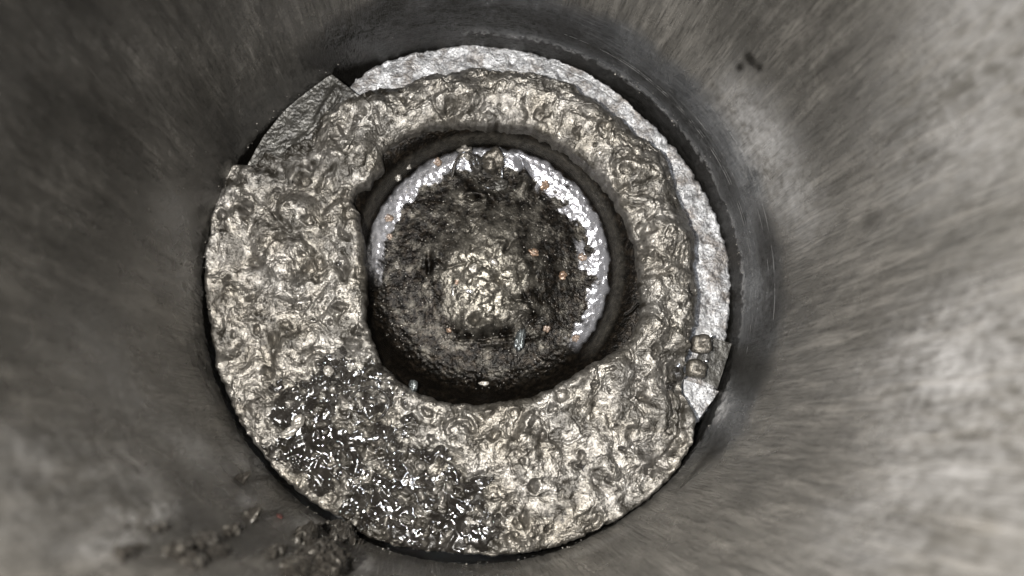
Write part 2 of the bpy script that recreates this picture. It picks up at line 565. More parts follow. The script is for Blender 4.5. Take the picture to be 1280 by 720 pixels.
# silver scaly rim
rim_poly = [(300, 300), (290, 420), (330, 540), (420, 625), (520, 665), (620, 675), (700, 665), (780, 625), (838, 572),
            (862, 540), (882, 520), (896, 495), (902, 470), (907, 440), (910, 420), (914, 390), (914, 350), (910, 312), (897, 272), (873, 222), (842, 182), (802, 142),
            (762, 107), (702, 76), (650, 60), (590, 54), (520, 64), (470, 80), (446, 96), (430, 112), (400, 160), (345, 215)]
a_r, r_out = radial(rim_poly, PC, 1400, 2.2, 3, 9)
_, r_in = radial([(430, 345), (470, 480), (615, 560), (770, 490), (835, 345), (770, 195), (615, 125), (460, 200)], PC, 1400)
def h_rim(X, Y, di, do):
    f1, f2, cid = worley(X, Y, 13, 23)
    h = -27 - np.where(cid > 0.75, 2.5, 0) * np.exp(-(f1 / 0.2) ** 2) + 2.6 * fbm(X, Y, 22, 2, 21, 0.4) + 0.5 * vn(X, Y, 7, 22) + 0.35 * vn(X, Y, 3.5, 8)
    h = h - 8 * (1 - np.sqrt(np.clip(1 - (1 - np.clip(do / 5, 0, 1)) ** 2, 0, 1)))
    for (x, y, r, d) in [(870, 222, 5, 7), (885, 235, 4, 5), (795, 178, 6, 8), (830, 178, 4, 4), (880, 300, 4, 4), (640, 78, 5, 4), (760, 128, 5, 4), (700, 95, 4, 4)]:
        h = h - bumpf(X, Y, x, y, r, d)
    h = h + linef(X, Y, [(690, 72), (740, 96), (775, 120), (800, 145)], 2.2, 3)
    h = h - linef(X, Y, [(690, 77), (740, 101), (772, 125)], 1.6, 4)
    return h
polar_sheet('silver_rim', a_r, r_in, r_out, 130, h_rim, M['silver'], plate, -60, -27, skirt_out=(-60, 2), power=0.5)

# dark segment on the upper left with a sharp corner
def strip(name, A, B, n, m, hfun, mat, parent, hz, href, edge_drop=None, attrfun=None):
    """sheet between two open curves A and B (photo space)"""
    def res(P, n):
        P = np.array(P, float)
        d = np.concatenate([[0], np.cumsum(np.hypot(*np.diff(P, axis=0).T))])
        s = np.linspace(0, d[-1], n)
        return np.stack([np.interp(s, d, P[:, 0]), np.interp(s, d, P[:, 1])], -1)
    A = res(A, n); B = res(B, n)
    t = np.linspace(0, 1, m)[:, None, None]
    P = A[None] * (1 - t) + B[None] * t
    X, Y = P[..., 0], P[..., 1]
    Z = hfun(X, Y)
    if edge_drop is not None:
        X = np.concatenate([X[:1], X[:1], X]); Y = np.concatenate([Y[:1], Y[:1], Y])
        Z = np.concatenate([np.full((1, n), edge_drop), Z[:1] - 1.5, Z])
        X = np.concatenate([X[:, :1], X], 1); Y = np.concatenate([Y[:, :1], Y], 1); Z = np.concatenate([np.full((Z.shape[0], 1), edge_drop), Z], 1)
        X = np.concatenate([X, X[:, -1:]], 1); Y = np.concatenate([Y, Y[:, -1:]], 1); Z = np.concatenate([Z, np.full((Z.shape[0], 1), edge_drop)], 1)
    wx, wy = U(X, Y, href)
    V = np.stack([wx, wy, Z - hz], -1).reshape(-1, 3)
    return mesh_obj(name, V, grid_faces(*X.shape, False), mat, parent, attrs=attrfun(X, Y, Z) if attrfun else None)

def h_wing(X, Y):
    h = -5 + 1.2 * fbm(X, Y, 14, 4, 31) + 0.5 * vn(X, Y, 3, 33)
    h = h + linef(X, Y, [(420, 112), (400, 140), (395, 160), (370, 180)], 4, 3) + linef(X, Y, [(412, 94), (365, 128), (330, 170), (312, 203)], 2.0, 1.2)
    h = h - linef(X, Y, [(425, 120), (404, 150), (385, 168)], 1.6, 2.5)
    return h
o = strip('dark_segment', [(410, 89), (380, 112), (352, 141), (330, 170), (309, 206)], [(460, 128), (460, 150), (440, 180), (420, 215), (360, 245)], 180, 140, h_wing, M['plate'], plate, -60, -5, -45)
tag(o, 'thin dark flat segment ending in a sharp corner')

# small dark facet and bright wedge at the lower right
def h_facet(X, Y):
    return -9 + 0.8 * fbm(X, Y, 12, 3, 41) + 2.0 * np.exp(-((Y - (0.32 * (X - 890) + 421)) / 2.5) ** 2)
strip('dark_facet', [(886, 421), (915, 430)], [(868, 470), (897, 486)], 60, 90, h_facet, M['plate'], plate, -60, -9, -45)
strip('silver_wedge', [(856, 474), (899, 489)], [(855, 552), (862, 540)], 60, 90, lambda X, Y: -14 + 1.2 * fbm(X, Y, 16, 2, 43) + 0.35 * vn(X, Y, 3.5, 8), M['silver'], plate, -60, -14, -45)

# the bowl
BC = (609.0, 337.0)
def bowl_h(r):
    rs = [0, 30, 60, 90, 115, 128, 140, 150, 155, 160, 165, 172, 179, 185, 192, 210]
    hs = [-46, -48, -56, -66, -71, -71, -67, -60, -54, -44, -34, -24, -17, -12, -8, -8]
    x = np.linspace(0, 210, 421)
    y = np.interp(x, rs, hs)
    k = np.hanning(17); k /= k.sum()
    y = np.convolve(np.pad(y, 8, 'edge'), k, 'valid')
    return np.interp(r, x, y)

na, nr = 1100, 330
th = np.linspace(-math.pi, math.pi, na, endpoint=False)
rr = np.linspace(0.5, 205, nr)
T, R = np.meshgrid(th, rr)
BX = BC[0] + R * np.cos(T); BY = BC[1] + R * np.sin(T)
Z = bowl_h(R)
ZREF = Z.copy()
floor_m = 1 - sstep(122, 150, R)
dome = np.exp(-((BX - 608) ** 2 + (BY - 350) ** 2) / 62 ** 2)
Z = Z + floor_m * (2.2 * fbm(BX, BY, 30, 3, 51, 0.45) + 0.55 * vn(BX, BY, 5.5, 52) + 0.2 * vn(BX, BY, 2.6, 53))
Z = Z + 0.5 * (1 - floor_m) * vn(BX, BY, 12, 54)
f1, f2, cid = worley(BX + 3 * vn(BX, BY, 9, 411), BY + 3 * vn(BX, BY, 9, 412), 15, 413)
Z = Z + dome * (3 + 7 * np.abs(vn(BX + 4 * vn(BX, BY, 12, 3), BY, 22, 55)) + 1.0 * vn(BX, BY, 9, 56) - 5 * (cid > 0.6) * np.exp(-(f1 / 0.2) ** 3) + 3.5 * (cid < 0.25) * np.exp(-(f1 / 0.25) ** 3))
for (x, y, r_, h_, ry, an) in [(575, 318, 18, 4, 14, 0), (600, 352, 26, 5, 24, 0), (592, 395, 22, 5, 20, 0), (650, 385, 22, 3, 12, 0.3), (603, 410, 24, 5, 10, -0.2), (630, 310, 12, 3, 9, 0.3), (655, 340, 12, 3, 18, 0),
                               (592, 337, 6.5, -6, 6, 0), (617, 328, 6, 2.5, 4, 0.6), (635, 309, 4, -7, 8, 0.4), (622, 351, 7, -6, 5, 0), (650, 345, 4, -6, 9, -0.3), (594, 401, 7, -8, 8, 0.6), (648, 374, 11, -5, 3, 0.4),
                               (664, 390, 9, 2.5, 4, 0.3), (640, 380, 7, 2.5, 5, 0.3), (592, 345, 8, -3, 3, 0.4), (605, 478, 9, -5, 6, 0), (590, 288, 5, -4, 2, -1.0), (596, 243, 16, 4, 5, 0.1), (590, 249, 10, -4, 2, 0.1), (655, 232, 9, 5, 9, 0),
                               (653, 210, 6, 6, 14, -0.4), (537, 330, 4, -4, 18, 0)]:
    Z = Z + 2.2 * bumpf(BX + 2 * vn(BX, BY, 9, 401), BY + 2 * vn(BX, BY, 9, 402), x, y, r_, h_, ry, an)
Z = Z - linef(BX, BY, [(575, 425), (600, 424), (640, 418)], 2.4, 4) + linef(BX, BY, [(601, 432), (640, 428), (672, 420)], 3.5, 3)
Z = Z - linef(BX, BY, [(545, 326), (556, 336), (580, 330)], 2, 4)
Z = Z + ringf(BX, BY, 592, 337, 9, 2.0, 2.5)
# crusty inner slope and small bubbles in the wet band
band_m = sstep(124, 134, R) * (1 - sstep(151, 161, R))
deg = np.degrees(np.arctan2(-(BY - BC[1]), BX - BC[0])) % 360
side = np.clip(sstep(0, 15, (deg + 45) % 360) * (1 - sstep(215, 235, (deg + 45) % 360)), 0, 1)
f1, f2, _ = worley(BX, BY, 9, 61)
wob = fbm(BX, BY, 20, 3, 63)
lob = 0.6 + 0.75 * np.exp(-(((deg - 5 + 180) % 360 - 180) / 42) ** 2) + 0.7 * np.exp(-((deg - 148) / 30) ** 2) + 0.55 * np.exp(-((deg - 62) / 18) ** 2)
wet = np.clip(sstep(129, 135, R + 6 * wob) * (1 - sstep(146, 154, R + 3 * fbm(BX, BY, 14, 2, 67))) * side * (0.85 + 0.8 * wob + 0.25 * vn(BX, BY, 7, 68)) * lob * 1.5, 0, 1)  # wet film, its highlight painted pale on the lit side only
wet = np.maximum(wet, side * sstep(-0.1, 0.35, wob) * sstep(112, 124, R) * (1 - sstep(136, 144, R)) * (np.abs(deg - 20) < 40))
Z = Z + wet * 1.3 * (np.exp(-(f1 / 0.35) ** 2)) + band_m * (1 - wet) * 1.2 * vn(BX, BY, 5, 65)
Z = Z - linef(BX, BY, [(782, 394), (790, 389), (798, 380)], 1.5, 3) - linef(BX, BY, [(627, 152), (628, 168), (624, 180)], 3.0, 5)
grit = np.clip(np.exp(-(((BX - 604 + 7 * vn(BX, BY, 24, 69)) / 47) ** 2 + ((BY - 354 + 7 * vn(BX, BY, 24, 70)) / 55) ** 2) ** 2) * 0.95 + 0.22 * np.exp(-((BX - 610) ** 2 + (BY - 290) ** 2) / 60 ** 2) + 0.24 * fbm(BX, BY, 20, 4, 66, 0.6) + 0.02, 0, 1) * floor_m  # gritty mound, its lit look also painted in as a paler colour
grit = np.maximum(grit, 0.25 * sstep(155, 161, R) * (1 - sstep(165, 175, R)) * side)  # faint highlight painted on the lit side of the lip
wx, wy = U(BX, BY, ZREF)
V = np.stack([wx, wy, Z + 60], -1).reshape(-1, 3)
Fb = grid_faces(nr, na, True)
bowl = mesh_obj('bowl', V, Fb, M['bowl'], plate, attrs={'wet': wet, 'grit': grit})
tag(bowl, 'dark oily bowl with a gritty domed centre')

# ------------------------------------------------------------------ the sludge
outer = [(290, 211), (283, 222), (271, 258), (263, 300), (259, 350), (262, 400), (270, 440), (285, 490), (305, 530), (335, 575), (370, 610), (405, 636),
         (428, 646), (440, 656), (455, 668), (500, 682), (560, 690), (610, 693), (660, 690), (700, 682), (722, 673), (745, 661), (790, 636), (830, 603), (848, 580),
         (860, 556), (865, 535), (862, 512), (852, 490), (860, 470), (856, 450), (862, 430), (868, 400), (872, 370), (868, 335), (867, 300), (862, 275),
         (848, 247), (838, 215), (824, 190), (800, 172), (775, 150), (750, 130), (720, 112), (690, 102), (650, 92), (600, 86), (560, 91), (530, 97),
         (505, 106), (475, 109), (455, 118), (444, 123), (420, 135), (400, 152), (388, 176), (368, 180), (352, 200), (335, 195), (318, 210)]
inner = [(600, 157), (560, 158), (520, 168), (495, 178), (478, 192), (480, 210), (462, 233), (448, 238), (440, 252), (450, 268), (455, 300), (458, 335), (460, 370),
         (457, 400), (468, 430), (478, 455), (498, 474), (520, 489), (545, 500), (580, 505), (620, 503), (660, 497), (700, 478), (740, 453), (768, 441),
         (786, 425), (800, 390), (797, 350), (793, 310), (783, 280), (765, 245), (740, 215), (710, 190), (680, 171), (650, 161), (625, 158)]
NA = 1700
a_s, so = radial(outer, PC, NA, 1.6, 71, 10)
_, si = radial(inner[::-1], PC, NA, 2.0, 72, 14)

def wet_mask(X, Y):
    m = bumpf(X, Y, 475, 598, 120, 1.4, 72, 0.6) + bumpf(X, Y, 555, 640, 80, 1.2, 48, 0.2) + bumpf(X, Y, 385, 530, 60, 1.0, 40, 0.5) \
        + bumpf(X, Y, 470, 490, 50, 0.9, 30, 0) + bumpf(X, Y, 420, 460, 40, 0.6, 25, 0) + 0.45 * fbm(X, Y, 34, 4, 311, 0.6)
    return np.clip(m, 0, 1)

LAST = {}
def h_sludge(X, Y, di, do):
    th_ = np.degrees(np.arctan2(-(Y - PC[1]), X - PC[0])) % 360
    q = (th_ + 28) % 360
    ridge = sstep(0, 14, q) * (1 - sstep(146, 166, q))            # sausage-shaped part, upper right
    wet_ = wet_mask(X, Y)
    smoothr = sstep(-70, 0, q - 0) * 0
    h = 14 + 8 * ridge
    # slow lumps
    h = h + 8.0 * fbm(X, Y, 56, 2, 81, 0.3) + 0.5 * vn(X, Y, 15, 82)
    rough = 0.55 + 0.45 * sstep(0.0, 0.5, fbm(X, Y, 90, 2, 83) + np.where(X < 560, 0.35, -0.1))
    f1, f2, cid = worley(X + 3 * vn(X, Y, 8, 84), Y + 3 * vn(X, Y, 8, 85), 13, 86)
    h = h + rough * 0.7 * (1 - f1 * 1.2)
    p1, p2, pc = worley(X + 2 * vn(X, Y, 6, 351), Y + 2 * vn(X, Y, 6, 352), 7.5, 353)
    h = h - np.where(pc > 0.72, 1.0, 0.0) * rough * 3.2 * np.exp(-(p1 / 0.2) ** 2)
    wxn = X + 9 * vn(X, Y, 26, 301); wyn = Y + 9 * vn(X, Y, 26, 302)
    lump = 12 * np.sqrt(0.008 + vn(wxn, wyn, 40, 303) ** 2) + 1.0 * np.sqrt(0.02 + vn(wxn, wyn, 20, 304) ** 2) + 0.3 * vn(wxn, wyn, 9, 305)
    h = h + (0.7 + 0.5 * rough) * (lump - 3)
    # craters
    wx2 = X + 6 * fbm(X, Y, 17, 2, 331, 0.4); wy2 = Y + 6 * fbm(X, Y, 17, 2, 332, 0.4)
    f1, f2, cid = worley(wx2, wy2, 33, 87)
    f1 = f1 / (0.5 + 1.2 * np.clip(cid - 0.5, 0, 1) * 1.7)
    cr = np.where(cid > 0.62, 0.5 + cid * 0.6, 0.0) * (0.4 + 0.6 * rough)
    h = h + cr * (-12 * np.exp(-(f1 / 0.14) ** 3) + 1.3 * np.exp(-((f1 - 0.24) / 0.09) ** 2))
    f1, f2, cid = worley(wx2, wy2, 17, 187)
    f1 = f1 / (0.6 + 2.2 * np.clip(cid - 0.74, 0, 1))
    h = h - np.where(cid > 0.82, 1.0, 0.0) * rough * 8.0 * np.exp(-(f1 / 0.17) ** 3)
    # folds / cracks
    c = np.abs(fbm(X, Y, 55, 3, 88))
    h = h - 5.0 * np.exp(-(c / 0.02) ** 2) * sstep(0.05, 0.4, fbm(X, Y, 70, 2, 89))
    # fine grain
    g = 0.26 * vn(X, Y, 6.5, 90) + 0.22 * vn(X, Y, 3.2, 92) + 0.12 * vn(X, Y, 2.4, 91)
    h = h + g * (0.65 + 0.6 * rough)
    # named features
    wx3 = X + 2.5 * fbm(X, Y, 9, 2, 341); wy3 = Y + 2.5 * fbm(X, Y, 9, 2, 342)
    wx2 = wx2 * 0.6 + X * 0.4; wy2 = wy2 * 0.6 + Y * 0.4
    for (x, y, r_, h_, ry, an) in [
        (792, 218, 30, 10, 26, 0.3), (826, 296, 26, 10, 24, 0), (812, 262, 22, 5, 14, 0.2), (820, 352, 30, 6, 24, 0), (810, 412, 24, 7, 26, 0), (575, 125, 34, 8, 16, 0), (655, 118, 40, 8, 22, 0.1),
        (735, 160, 40, 7, 24, 0.7), (545, 112, 14, 5, 10, 0), (470, 145, 24, 7, 16, 0), (430, 200, 26, 8, 20, 0.2), (458, 195, 22, 5, 18, 0.2), (378, 262, 26, 8, 22, 0), (440, 290, 20, 6, 30, 0), (300, 260, 25, 4, 30, 0),
        (445, 522, 27, 11, 20, -0.4), (760, 455, 26, 7, 22, 0), (720, 475, 22, 6, 18, 0), (650, 560, 30, 4, 40, 0), (800, 520, 34, 7, 30, 0), (850, 470, 14, -9, 30, 0.1), (840, 455, 16, -6, 16, 0),
        (380, 351, 17, -11, 6, -0.35), (400, 330, 8, -6, 14, -0.5), (310, 263, 11, -9, 6, 0.1), (299, 230, 4, -8, 4, 0), (286, 236, 3, -4, 3, 0), (320, 330, 8, -6, 6, 0.3), (317, 375, 5, -5, 5, 0),
        (360, 410, 14, -7, 8, 0.5), (345, 425, 6, -7, 10, 0), (440, 431, 12, -9, 7, 0.2), (410, 462, 8, -9, 12, 0.6), (376, 545, 24, -16, 13, 0.8), (405, 545, 16, -10, 10, 0), (428, 338, 6, -9, 16, -0.3), (432, 300, 12, -6, 5, 0.8),
        (355, 300, 9, -7, 5, 0.2), (372, 300, 8, -8, 5, 0), (340, 210, 26, -8, 14, 0.2), (380, 225, 14, -6, 6, -0.5), (390, 212, 8, -7, 5, 0), (278, 415, 5, -5, 3, 0), (290, 447, 5, -5, 3, 0),
        (720, 581, 6, -8, 5, 0.3), (665, 607, 8, -8, 7, 0), (656, 645, 4, -9, 12, 0.1), (642, 652, 3, -5, 5, 0), (740, 645, 5, 3, 5, 0), (741, 648, 12, -5, 8, 0.2), (822, 578, 12, -7, 12, 0.4), (838, 560, 6, -8, 12, 0.6),
        (635, 541, 12, -5, 12, 0.4), (575, 640, 9, -6, 6, 0), (555, 580, 10, -6, 6, 0), (690, 560, 14, 3, 5, 0.7), (748, 180, 8, -3, 3, 0.3), (835, 232, 5, -5, 3, 0), (800, 318, 6, -6, 4, 0.3), (795, 300, 6, -4, 6, 0),
        (815, 345, 30, -4, 6, -0.3), (640, 510, 10, 3, 4, 0), (480, 100, 6, -3, 4, 0), (505, 135, 5, -6, 3, 0.7), (560, 150, 12, -5, 3, -0.3), (612, 515, 10, 4, 6, -0.2), (593, 645, 5, -5, 5, 0), (470, 455, 10, -6, 6, 0.3)]:
        h = h + 1.9 * bumpf(wx2, wy2, x, y, r_, h_, ry, an)
    for (x, y, r_, wd, h_, a0, a1) in [
        (445, 522, 33, 4.5, -9, None, None), (575, 538, 15, 3, -9, 150, 20), (575, 538, 20, 3, 2.5, None, None), (804, 406, 13, 2.5, -6, 170, 10), (804, 406, 18, 3, 2.5, 170, 10),
        (775, 450, 14, 1.8, -5, 250, 60), (792, 218, 33, 2.2, -5, 60, 230), (826, 296, 29, 2.2, -4, 90, 260), (410, 462, 8, 2, 3, None, None), (310, 263, 12, 2, 2.5, None, None),
        (740, 645, 14, 2.5, 3, 300, 170), (665, 607, 10, 2, 2, None, None), (575, 125, 36, 2.5, -4, 0, 180), (378, 262, 30, 3.5, -5, 60, 250), (707, 530, 24, 2, -2.5, 0, 200), (760, 590, 22, 2, -2, 90, 300)]:
        h = h + 1.1 * ringf(wx2, wy2, x, y, r_, wd * 1.2, h_, a0, a1)
    for pts, wd, h_ in [
        ([(662, 518), (655, 532), (645, 548), (634, 560)], 5, 6), ([(652, 514), (646, 530), (640, 545)], 3.5, -5), ([(670, 515), (680, 528), (675, 550)], 4, -4),
        ([(740, 450), (741, 470), (745, 482), (737, 492)], 1.5, -6), ([(795, 440), (812, 441), (830, 441)], 2, 2.5), ([(795, 443), (830, 444)], 1.5, -3),
        ([(722, 157), (735, 164), (748, 168)], 1.8, -6), ([(700, 150), (695, 165), (690, 180)], 1.8, -4), ([(785, 240), (800, 236), (812, 232)], 1.8, -6), ([(760, 170), (758, 190), (772, 205)], 1.5, -3),
        ([(400, 145), (398, 165), (392, 185)], 4, -6), ([(420, 215), (408, 225), (400, 240)], 3, -6), ([(330, 320), (345, 305), (365, 290)], 2.5, -4), ([(430, 250), (436, 275), (428, 298)], 3, -5),
        ([(640, 590), (632, 570)], 2, -3), ([(380, 395), (395, 375), (408, 360)], 3, -3), ([(832, 480), (838, 510), (832, 540)], 4, -8), ([(850, 500), (845, 530), (850, 550)], 4, -7),
        ([(790, 470), (785, 500), (800, 520)], 2, -4), ([(720, 500), (715, 520), (726, 540)], 1.6, -3.5), ([(660, 620), (690, 628)], 1.4, -2.5), ([(478, 172), (470, 150)], 3, -5), ([(540, 130), (528, 142), (500, 150)], 2, -4),
        ([(590, 92), (600, 104), (640, 98)], 2, -2.5), ([(555, 165), (580, 150), (610, 142), (630, 155)], 3.5, -4)]:
        h = h + 1.1 * linef(wx3, wy3, pts, wd, h_)
    # wet grit with oil standing between the grains
    f1, f2, cid = worley(X + 5 * vn(X, Y, 11, 92), Y + 5 * vn(X, Y, 11, 93), 12.5, 94)
    f1b, f2b, cidb = worley(X, Y, 25, 95)
    grit_ = 9 * np.exp(-(f1 / 0.45) ** 2) * (0.3 + cid) + 1.1 * fbm(X, Y, 5, 2, 96) + 5 * np.exp(-(f1b / 0.45) ** 2) - 3
    hw = 10 + 0.45 * (h - 12) + 1.0 * grit_
    h = h * (1 - wet_) + hw * wet_
    lvl = 15.6 + 4.2 * fbm(X, Y, 34, 3, 97) + 3.0 * vn(X + 6 * vn(X, Y, 15, 7), Y + 6 * vn(X, Y, 15, 17), 20, 98) + 0.35 * vn(X, Y, 8, 99)
    lvl = lvl - 22 * (1 - sstep(0.05, 0.75, wet_))
    # smooth union of grit and oil gives the meniscus
    k = 4.0
    mx = np.maximum(h, lvl) + k * 0.25 * np.maximum(1 - np.abs(h - lvl) / k, 0) ** 2
    oil = sstep(-1.6, 0.6, lvl - h)
    h = mx
    LAST['oil'] = oil
    # edges
    wo = 7 + 20 * ridge; dpo = 9 + 22 * ridge
    e = np.clip(do / wo, 0, 1)
    h = h - dpo * (1 - np.sqrt(np.clip(1 - (1 - e) ** 2, 0, 1)))
    wi = 10 + 8 * ridge
    e = np.clip(di / wi, 0, 1)
    h = h - 18 * (1 - np.sqrt(np.clip(1 - (1 - e) ** 2, 0, 1)))
    return h

def sludge_attr(X, Y, Z):
    oil = LAST['oil']
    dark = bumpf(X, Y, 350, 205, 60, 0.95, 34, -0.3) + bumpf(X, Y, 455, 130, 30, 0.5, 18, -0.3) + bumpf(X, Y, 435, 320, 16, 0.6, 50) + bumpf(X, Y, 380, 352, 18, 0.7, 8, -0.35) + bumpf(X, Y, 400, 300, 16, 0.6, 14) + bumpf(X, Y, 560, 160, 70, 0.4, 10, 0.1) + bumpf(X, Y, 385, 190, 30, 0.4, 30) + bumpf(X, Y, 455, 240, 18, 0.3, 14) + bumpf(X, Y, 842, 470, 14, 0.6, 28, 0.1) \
        + bumpf(X, Y, 845, 380, 12, 0.35, 30) + bumpf(X, Y, 405, 545, 20, 0.7, 14) + bumpf(X, Y, 376, 540, 24, 0.8, 14, 0.8) + bumpf(X, Y, 836, 545, 12, 0.5, 40, 0.2)  # dark stains; shade in pits and hollows is painted in as well
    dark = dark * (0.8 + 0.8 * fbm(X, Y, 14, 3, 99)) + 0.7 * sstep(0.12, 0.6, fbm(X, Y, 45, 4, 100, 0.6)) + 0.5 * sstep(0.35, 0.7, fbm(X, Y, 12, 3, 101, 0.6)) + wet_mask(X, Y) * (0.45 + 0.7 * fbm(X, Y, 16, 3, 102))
    return {'wet': np.clip(oil, 0, 1), 'dark': np.clip(dark, 0, 1)}

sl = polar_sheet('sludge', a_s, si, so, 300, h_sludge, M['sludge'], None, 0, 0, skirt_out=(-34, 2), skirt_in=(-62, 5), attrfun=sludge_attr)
tag(sl, 'thick lumpy ring of grey metallic sludge on the plate, wet at lower left', 'sludge')
rebase(sl, (0, 0, -30))

# ------------------------------------------------------------------ single grains, pellets and drops
def zb(px, py):
    r = math.hypot(px - BC[0], py - BC[1])
    i = min(nr - 1, max(0, int(round((r - 0.5) / (205 - 0.5) * (nr - 1)))))
    a = math.atan2(py - BC[1], px - BC[0])
    j = int(round((a + math.pi) / (2 * math.pi) * na)) % na
    return float(Z_BOWL[i, j])
Z_BOWL = Z
sl_co = np.empty(len(sl.data.vertices) * 3, np.float32); sl.data.vertices.foreach_get('co', sl_co)
sl_co = sl_co.reshape(-1, 3) / S + np.array([0, 0, -30])
def zs(px, py):
    wx, wy = U(px, py, 0)
    d = (sl_co[:, 0] - wx) ** 2 + (sl_co[:, 1] - wy) ** 2
    return float(sl_co[np.argsort(d)[:6], 2].max())

def pebble(name, px, py, z, rx, ry, rz, mat, label, cat, group=None, ang=0.0, lump=0.15, boxy=2.0, sink=0.4, seed=0, nu=36, nv=22):
    u = np.linspace(0, 2 * math.pi, nu, endpoint=False); v = np.linspace(0, math.pi, nv)
    uu, vv = np.meshgrid(u, v)
    x = np.sin(vv) * np.cos(uu); y = np.sin(vv) * np.sin(uu); zz = np.cos(vv)
    q = (np.abs(x) ** boxy + np.abs(y) ** boxy + np.abs(zz) ** boxy) ** (1 / boxy)
    f = 1 / q * (1 + lump * vn(x * 2 + seed, y * 2 + zz * 1.7 + 5, 1.1, seed))
    x, y, zz = x * f * rx, y * f * ry, zz * f * rz
    ca, sa = math.cos(ang), math.sin(ang)
    X = x * ca - y * sa; Y = x * sa + y * ca
    wx, wy = U(px, py, z)
    V = np.stack([X, Y, zz], -1).reshape(-1, 3)
    o = mesh_obj(name, V, grid_faces(nv, nu, True)[:, ::-1], mat)
    o.location = Vector((float(wx), float(wy), z + rz * (1 - 2 * sink) * 1.0)) * S
    tag(o, label, cat, group)
    return o

cg = 'copper and tan grains in the bowl'
for k, (x, y, r_, m_, lb) in enumerate([
    (667, 316, 6.0, 'copper', 'bright orange grain just right of the bowl centre mound'),
    (703, 345, 5.5, 'copper', 'orange copper grain on dark grit at right of the bowl, level with its centre'),
    (727, 322, 5.5, 'tan', 'tan grain beside the glossy band at right of the bowl'),
    (681, 232, 6.0, 'copper', 'red brown grain stuck in the glossy white band, upper right of the bowl'),
    (547, 203, 5.5, 'tan', 'round pinkish grain at the upper left edge of the bowl, left of the oil drops'),
    (486, 273, 5.5, 'tan', 'large brown grain beneath the white glare at the left of the bowl'),
    (487, 296, 4.0, 'tan', 'small tan grain beneath the large brown grain at the left of the bowl'),
    (683, 411, 4.5, 'tan', 'pale pink grain at the lower right of the bowl, beside the dark pellet'),
    (720, 423, 5.0, 'tan', 'dull tan grain touching the glossy band at lower right of the bowl'),
    (497, 334, 3.0, 'greygrain', 'tiny pale grain on dark grit near the left edge of the bowl'),
    (511, 209, 3.2, 'greygrain', 'tiny grey grain on the upper left slope of the bowl'),
    (497, 222, 4.8, 'greygrain', 'grey grain half sunk in the upper left slope of the bowl'),
    (561, 413, 3.0, 'copper', 'tiny reddish grain left of the pale lower lump of the centre mound'),
    (571, 353, 3.0, 'copper', 'tiny reddish grain above the bright metal sliver'),
]):
    pebble('grain', x, y, zb(x, y), r_, r_ * 0.88, r_ * 0.8, M[m_], lb, 'grain', cg, ang=k * 1.3, seed=k, sink=0.38, lump=0.5, boxy=2.6)

pebble('grain', 592, 337, zb(592, 337), 6.5, 5.2, 4.5, M['greygrain'], 'grey faceted grain set in a dark ring near the bowl centre', 'grain', cg, ang=0.5, lump=0.4, boxy=3, seed=31, sink=0.2)
pebble('grain', 617, 328, zb(617, 328), 6.5, 4.2, 4, M['greygrain'], 'smooth oval grey grain right of the faceted one near the bowl centre', 'grain', cg, ang=-0.7, seed=32, sink=0.3)
pebble('metal_sliver', 566, 363, zb(566, 363), 1.6, 8.5, 2.2, M['sliver'], 'bright narrow upright metal sliver on the left of the centre mound', 'sliver', ang=0.12, seed=33, sink=0.1)
pebble('metal_sliver', 587, 364, zb(587, 364), 6, 2.6, 2.2, M['sliver'], 'short pale metal sliver lying right of the upright one on the centre mound', 'sliver', ang=-0.3, lump=0.5, seed=34, sink=0.3)
pebble('dark_pellet', 650, 424, zb(650, 424), 6.0, 14.0, 6.0, M['darkbit'], 'long black pitted pellet below and right of the centre mound', 'pellet', ang=-0.22, lump=0.45, boxy=3, seed=35, sink=0.3)
pebble('flake', 605, 480, zb(605, 480), 9, 3.6, 2.2, M['greygrain'], 'flat grey flake over a black hollow at the bottom of the bowl', 'flake', ang=-0.1, lump=0.5, seed=36, sink=0.1)

# stones and drops at the top of the bowl
pebble('stone', 615, 204, zb(615, 204), 15, 14, 16, M['steelbit'], 'oil coated rounded stone at the top of the bowl, right of a black drop', 'stone', ang=0.5, lump=0.4, boxy=3, seed=41, sink=0.3)
pebble('stone', 625, 232, zb(625, 232), 10, 8, 7, M['plate'], 'dull dark stone just below the oil coated one at the top of the bowl', 'stone', ang=0.1, lump=0.4, boxy=3.2, seed=42, sink=0.35)
pebble('stone', 581, 192, zb(581, 192), 11, 10, 14, M['greygrain'], 'pale stone behind the black drop at the top of the bowl', 'stone', ang=0.1, lump=0.4, seed=43, sink=0.3)
pebble('oil_drop', 595, 207, zb(595, 207), 11, 14, 17, M['oil'], 'shiny black oil drop between two stones at the top of the bowl', 'drop', ang=0.2, seed=44, sink=0.35)

